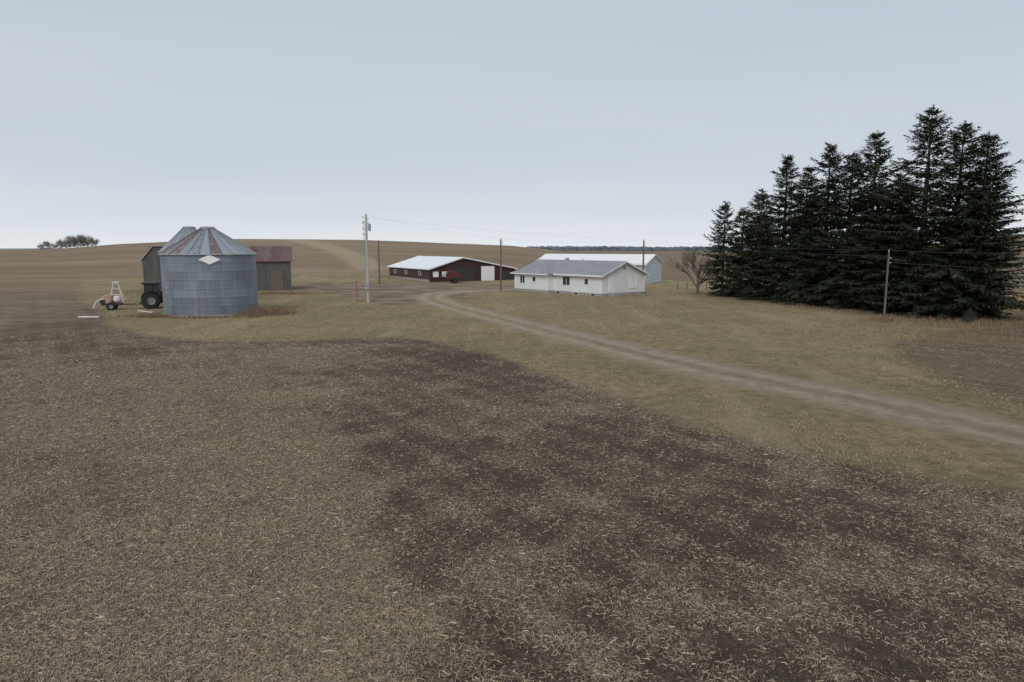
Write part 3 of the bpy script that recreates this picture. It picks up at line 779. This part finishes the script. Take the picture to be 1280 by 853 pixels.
def pipe(loc, rot, L, r, label):
    e = thing('plastic_pipe', loc, rot, label, 'pipe', 'pipes lying on the grass')
    part('pipe', MB().lathe([(r,-L/2),(r,L/2),(r*.85,L/2),(r*.85,-L/2)], (0,0,r), 'x', 16, True), M_pvc, e, True)
    part('coupling', MB().lathe([(r*1.15,L/2-.15),(r*1.15,L/2+.05),(r*.9,L/2+.05),(r*.9,L/2-.15)], (0,0,r*1.15), 'x', 16, True), M_grey, e, True)
pipe(P(-37.6, 60.7), math.radians(-4), 2.0, .09, 'short white plastic pipe lying on the grass')
pipe(P(-35.4, 66), math.radians(-38), 3.2, .07, 'long pale pipe lying in the grass')

im = thing('farm_implement', P(-10.3, 121.5), math.radians(15), 'dull dark red farm implement parked at the barn door', 'farm machine')
for sd in (-1,1): wheel(im, 'wheel', 0, sd*.95, .5, .28, .27, 10, sd, M_dark)
part('body', MB().prism([(-1.3,-.8,.6),(1.0,-.8,.6),(1.3,-.8,1.2),(.5,-.8,2.1),(-.9,-.8,2.2),(-1.4,-.8,1.4)], (0,1.6,0)), M_darkred, im, bevel=.08)
part('drawbar', MB().tube((1.0,0,.65),(2.8,0,.45),.07,n=8), M_dark, im); part('axle', MB().tube((0,-.95,.5),(0,.95,.5),.06,n=8), M_dark, im)
mb = MB().tube((-.9,-.9,2.0),(-2.0,-.9,1.2),.05,n=6).tube((-.9,.9,2.0),(-2.0,.9,1.2),.05,n=6).tube((-2,-1,1.2),(-2,1,1.2),.06,n=6); part('tailgate_frame', mb, M_darkred, im)

# ------------------------------------------------------------ spruces
def spruce_mesh(seed, h, R, bare=1.2, rag=1.0, dens=1.0):
    rnd = random.Random(seed); tr = MB(); V = []; tone = []
    tr.tube((0,0,-.2),(0,0,h*.5),.018*h,.012*h,9,False); tr.tube((0,0,h*.5),(0,0,h*.97),.012*h,.02,7,False)
    up = Vector((0,0,1))
    def kite(p, d, l, w, tn):
        s = d.cross(up)
        if s.length < 1e-3: s = Vector((1,0,0))
        s.normalize()
        s = (s+up*rnd.uniform(-.9,.9)).normalized()
        m = p+d*l*.45
        V.extend([p, m+s*w*.5, p+d*l, m-s*w*.5]); tone.append(tn)
    z = bare; lob = [rnd.uniform(1-.26*rag,1+.18*rag) for _ in range(50)]
    azl = [rnd.uniform(.76,1.18) for _ in range(12)]
    while z < h-.4:
        t = z/h
        prof = float(np.interp(t, [0,.06,.2,.4,.6,.78,.9,1], [.75,.95,1.05,1.02,.86,.58,.31,.05]))
        Lm = R*prof*lob[int(t*34)]
        nb = 7 if t < .7 else 6
        a0 = rnd.uniform(0, 6.28)
        for k in range(nb):
            if rnd.random() < .10: continue
            az = a0+6.283*k/nb+rnd.uniform(-.4,.4); L = max(.35, Lm*rnd.uniform(.55,1.2)*azl[int((az % 6.283)/6.283*12) % 12])
            pitch = -.16+.72*t+rnd.uniform(-.20,.20); hx = Vector((math.cos(az), math.sin(az), 0)); side = Vector((-hx.y, hx.x, 0))
            zz = z+rnd.uniform(-.3,.3)
            def pt(s): return hx*(s*L)+Vector((0,0,zz+L*(math.tan(pitch)*s-.30*s*s+.26*s**3)))
            q = pt(0)
            for s_ in (.35,.7,1): 
                q2 = pt(s_); tr.tube(q, q2, .035*(1.2-s_)*max(.6,L/3), .02*(1.1-s_)*max(.6,L/3)+.004, 3, False); q = q2
            steps = max(3, int(L/.19*dens)); bt = rnd.uniform(-.25,.25)
            for i in range(steps+1):
                s = (i+.5)/(steps+1)
                if s < .10: continue
                p = pt(s); d0 = (pt(min(1,s+.08))-pt(max(0,s-.08))).normalized()
                for sd in (-1,1):
                    l = (.24+.82*min(1,L/3)*(1-s)**.55*rnd.uniform(.6,1.1))
                    d = (d0*rnd.uniform(.6,1.0)+side*sd*rnd.uniform(.6,1.0)+up*rnd.uniform(-.6,.15)).normalized()
                    tn = min(1,max(0,.32+.45*s+bt+rnd.uniform(-.3,.3)))
                    kite(p, d, l, .17, tn)
                    for _ in range(3):
                        u = rnd.uniform(.15,.9); pp = p+d*l*u
                        dd = (d+side*rnd.uniform(-.8,.8)+up*rnd.uniform(-1.1,.35)).normalized()
                        kite(pp, dd, rnd.uniform(.13,.34), rnd.uniform(.07,.12), min(1,max(0,tn+rnd.uniform(-.2,.2))))
            kite(pt(.9), (pt(1)-pt(.8)).normalized(), .3, .10, .8)
        z += rnd.uniform(.30,.46)*(1 if t < .8 else .75)
    for k in range(30):
        zz = h-1.1+k*.036; az = rnd.uniform(0,6.28)
        kite(Vector((0,0,zz)), Vector((math.cos(az), math.sin(az), rnd.uniform(.3,1.2))).normalized(), .45*(1-(k/36))+.1, .08, .6)
    kite(Vector((0,0,h-.4)), up, .45, .05, .5)
    Va = np.array([tuple(v) for v in V]); me = np_mesh('crown', Va, np.arange(len(Va)).reshape(-1,4)); add_attr(me, 'tone', np.repeat(np.array(tone), 4))
    me.materials.append(M_needle); tm = tr.mesh('trunk'); tm.materials.append(M_bark)
    return tm, me
variants = [(spruce_mesh(11, 19.6, 4.3, 1.4, 1.4), 19.6, 4.3), (spruce_mesh(23, 18, 3.8, 1.1), 18., 3.8), (spruce_mesh(35, 17, 3.6, 1.0), 17., 3.6), (spruce_mesh(47, 12.5, 3.1, .7, .7), 12.5, 3.1), (spruce_mesh(59, 15.5, 4.2, .8, 1.2), 15.5, 4.2), (spruce_mesh(71, 18, 4.2, 1.2, 1.4), 18, 4.2)]
def spruce(x, t, h, R, v, rot, label):
    (tm, cm), vh, vr = variants[v]; p = P(x, t)
    e = thing('spruce_tree', (p[0], p[1], tz(*p)), rot, label, 'tree', 'dark spruces in the windbreak row')
    for nm_, m_ in (('trunk', tm), ('crown', cm)): link(bpy.data.objects.new(nm_, m_), e)
    e.scale = (R/vr, R/vr, h/vh)
tall = 'tall dark green spruce in the windbreak'; sml = 'smaller dark spruce at the end of the row'
for a in [(27.3,88.8,12.1,2.5,3,0,sml),(29.2,87.4,11.3,2.9,3,2,sml),(30.0,83.5,13.2,3.3,3,4,sml),(31.3,79.6,16.7,3.5,2,1,tall),(32.6,77,15.2,3.5,5,3,tall),
          (34.0,75,17.2,3.7,1,5.2,tall),(35.2,72.5,16.0,3.7,2,2.4,tall),(36.3,70.1,17.8,3.8,5,.7,tall),(37.2,67,13.4,3.8,2,3.6,tall),
          (37.6,63.5,18.9,4.2,0,.3,'tallest spruce with ragged open branches in the row'),(39.3,61.5,17.2,4.1,0,2.6,tall),(40.6,60.2,16.0,4.2,5,4.4,tall),(41.6,61.0,12.5,3.9,4,1.9,'broad spruce with drooping branches at the row end'),
          (32.0,89,10.8,3.4,3,1.2,sml),(36.0,83,12.5,4.2,2,4.1,tall),(39.5,75,13.0,4.4,1,2.2,tall),(42.6,65,9.5,3.7,4,3.1,'broad spruce with drooping branches at the row end'),(38.5,69,12.0,4.3,4,5.1,tall)]:
    spruce(*a)

# ------------------------------------------------------------ bare trees
def bare_mesh(seed, h, spread=.55, depth=6, thick=.02, trunk=.26, rmin=.010, first=3):
    rnd = random.Random(seed); tr = MB(); cr = MB()
    def grow(p, d, l, r, k):
        q = p+d*l; (tr if k == 0 else cr).tube(p, q, r, r*.72, 6 if k < 2 else 3, False)
        if k >= depth: return
        for i in range(first if k == 0 else (3 if k < 4 else 2)):
            if k == 0 and first > 3:
                az = 6.283*i/first+rnd.uniform(-.3,.3); el_ = rnd.uniform(.15, 1.5); dd = Vector((math.cos(az)*math.cos(el_), math.sin(az)*math.cos(el_), math.sin(el_))); ll = h*(.16+.12*math.sin(el_))
            else:
                dd = (d+Vector((rnd.uniform(-1,1), rnd.uniform(-1,1), rnd.uniform(-.3,.5)))*spread*1.15).normalized(); ll = l*rnd.uniform(.62,.88)
            grow(p+d*l*rnd.uniform(.4,1), dd, ll, max(rmin, r*.58), k+1)
    grow(Vector((0,0,-.1)), Vector((.03,0,1)), h*trunk, h*thick, 0)
    a, b_ = tr.mesh('trunk'), cr.mesh('crown')
    for m_ in (a, b_): m_.materials.append(M_bark2)
    return a, b_
bt, bc = bare_mesh(3, 7.4, .55, 6, .026, .22, .016, 6)
p = P(25.0, 92); e = thing('bare_tree', (p[0], p[1], 0), 1.0, 'small leafless tree standing near the fence', 'tree')
for nm_, m_ in (('trunk', bt), ('crown', bc)): link(bpy.data.objects.new(nm_, m_), e)
bvar = [bare_mesh(s, 7.0, .62, 6, .016, .10, .018, 10) for s in (5, 8, 13)]
rx = random.Random(4)
US = [-583,-578,-573,-567,-562,-557,-552,-547,-542,-538,-534,-530,-525,-520,-515]
for k, u in enumerate(US):
    Y = 264+rx.uniform(-8,8); X = u*Y/853
    e = thing('bare_tree', (X, Y, tz(X, Y)-.2), rx.uniform(0,6), 'leafless tree in a clump on the ridge', 'tree', 'leafless trees on the ridge')
    s = [.55,.65,.6,.55,.62,.7,.82,.92,.9,.98,.92,.95,.85,.75,.6][k]*rx.uniform(.80,.94); e.scale = (s*.9, s*.9, s*1.15)
    for nm_, m_ in zip(('trunk','crown'), bvar[k % 3]): link(bpy.data.objects.new(nm_, m_), e)

# distant forest
M_forest = pmat('haze_tinted_woods', (.10,.125,.155), (.145,.17,.20), .02, 1)  # blue-grey aerial haze is put into the base colour of the woods
rnd = np.random.RandomState(3); V = []; F = []
def clump(x, y, z, w, h):
    i = len(V); k = 7
    for j in range(k):
        a = 6.283*j/k; V.append((x+w*math.cos(a), y+w*math.sin(a), z))
    for j in range(k):
        a = 6.283*j/k+.3; V.append((x+w*.85*math.cos(a), y+w*.85*math.sin(a), z+h*rnd.uniform(.55,.8)))
    V.append((x, y, z+h))
    for j in range(k):
        j2 = (j+1) % k; F.append((i+j, i+j2, i+k+j2, i+k+j)); F.append((i+k+j, i+k+j2, i+2*k))
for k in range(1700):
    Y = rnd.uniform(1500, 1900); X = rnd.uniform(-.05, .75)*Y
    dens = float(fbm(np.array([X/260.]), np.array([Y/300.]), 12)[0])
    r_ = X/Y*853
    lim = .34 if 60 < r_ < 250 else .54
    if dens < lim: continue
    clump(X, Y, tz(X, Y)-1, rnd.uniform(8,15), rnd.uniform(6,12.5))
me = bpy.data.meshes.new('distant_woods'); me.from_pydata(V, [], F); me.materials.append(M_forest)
o = link(bpy.data.objects.new('distant_woods', me)); o['kind'] = 'stuff'; o['label'] = 'haze-tinted blue-grey wooded belt on the horizon'; o['category'] = 'woods'

# ------------------------------------------------------------ world, sun, camera
w = bpy.data.worlds.new('World'); scene.world = w; w.use_nodes = True
nt = w.node_tree; nt.nodes.clear(); n = NT(nt)
sky = n.new('ShaderNodeTexSky'); sky.sky_type = 'NISHITA'; sky.sun_disc = False
sky.sun_elevation = math.radians(38); sky.sun_rotation = math.radians(200); sky.air_density = 1; sky.dust_density = 3
d = n.gen(); dx, dy_, dz = n.sep(d)
bg = n.new('ShaderNodeBackground'); bg2 = n.new('ShaderNodeBackground')
gr = n.new('ShaderNodeValToRGB'); n.put(gr.inputs['Fac'], dz)
el = gr.color_ramp.elements
el[0].position = 0; el[0].color = (.83,.86,.885,1); el[1].position = .6; el[1].color = (.64,.685,.74,1)
x = el.new(.03); x.color = (.735,.78,.825,1); x = el.new(.10); x.color = (.625,.68,.745,1); x = el.new(.30); x.color = (.55,.61,.685,1)
dzz = n.math('MAXIMUM', dz, .02)
cv = n.comb(n.math('DIVIDE', dx, n.math('ADD', dzz, .12)), n.math('DIVIDE', dy_, n.math('ADD', dzz, .12)), 0.0)
cl = n.noise(n.mapv(cv, (.5,1.0,1), (0,0,.25)), .7, 3, .45)
cc = n.mix(n.mr(cl, .3, .7), gr.outputs['Color'], (.925,.945,.96), 'MULTIPLY')
n.put(bg2.inputs['Color'], cc); bg2.inputs['Strength'].default_value = 1.04
n.put(bg.inputs['Color'], sky.outputs[0]); bg.inputs['Strength'].default_value = .06
mx = n.new('ShaderNodeMixShader'); mx.inputs[0].default_value = .93
nt.links.new(bg.outputs[0], mx.inputs[1]); nt.links.new(bg2.outputs[0], mx.inputs[2])
out = n.new('ShaderNodeOutputWorld'); nt.links.new(mx.outputs[0], out.inputs[0])

s = bpy.data.lights.new('sun', 'SUN'); s.energy = 1.2; s.angle = math.radians(24); s.color = (1, .97, .92)
so = bpy.data.objects.new('sun', s); link(so)
az = math.radians(200); elv = math.radians(38)
dirv = Vector((math.sin(az)*math.cos(elv), math.cos(az)*math.cos(elv), math.sin(elv)))
so.rotation_euler = dirv.to_track_quat('Z', 'Y').to_euler(); so.location = (0,0,40)

cam = bpy.data.cameras.new('camera'); cam.sensor_width = 36; cam.lens = 36*853/1280; cam.clip_end = 12000; cam.clip_start = .1
co = bpy.data.objects.new('camera', cam); link(co); co.location = (0,0,CAM_H); co.rotation_euler = (math.radians(90-7.78), 0, 0)
scene.camera = co
scene.view_settings.view_transform = 'Standard'; scene.view_settings.look = 'None'; scene.view_settings.exposure = 0
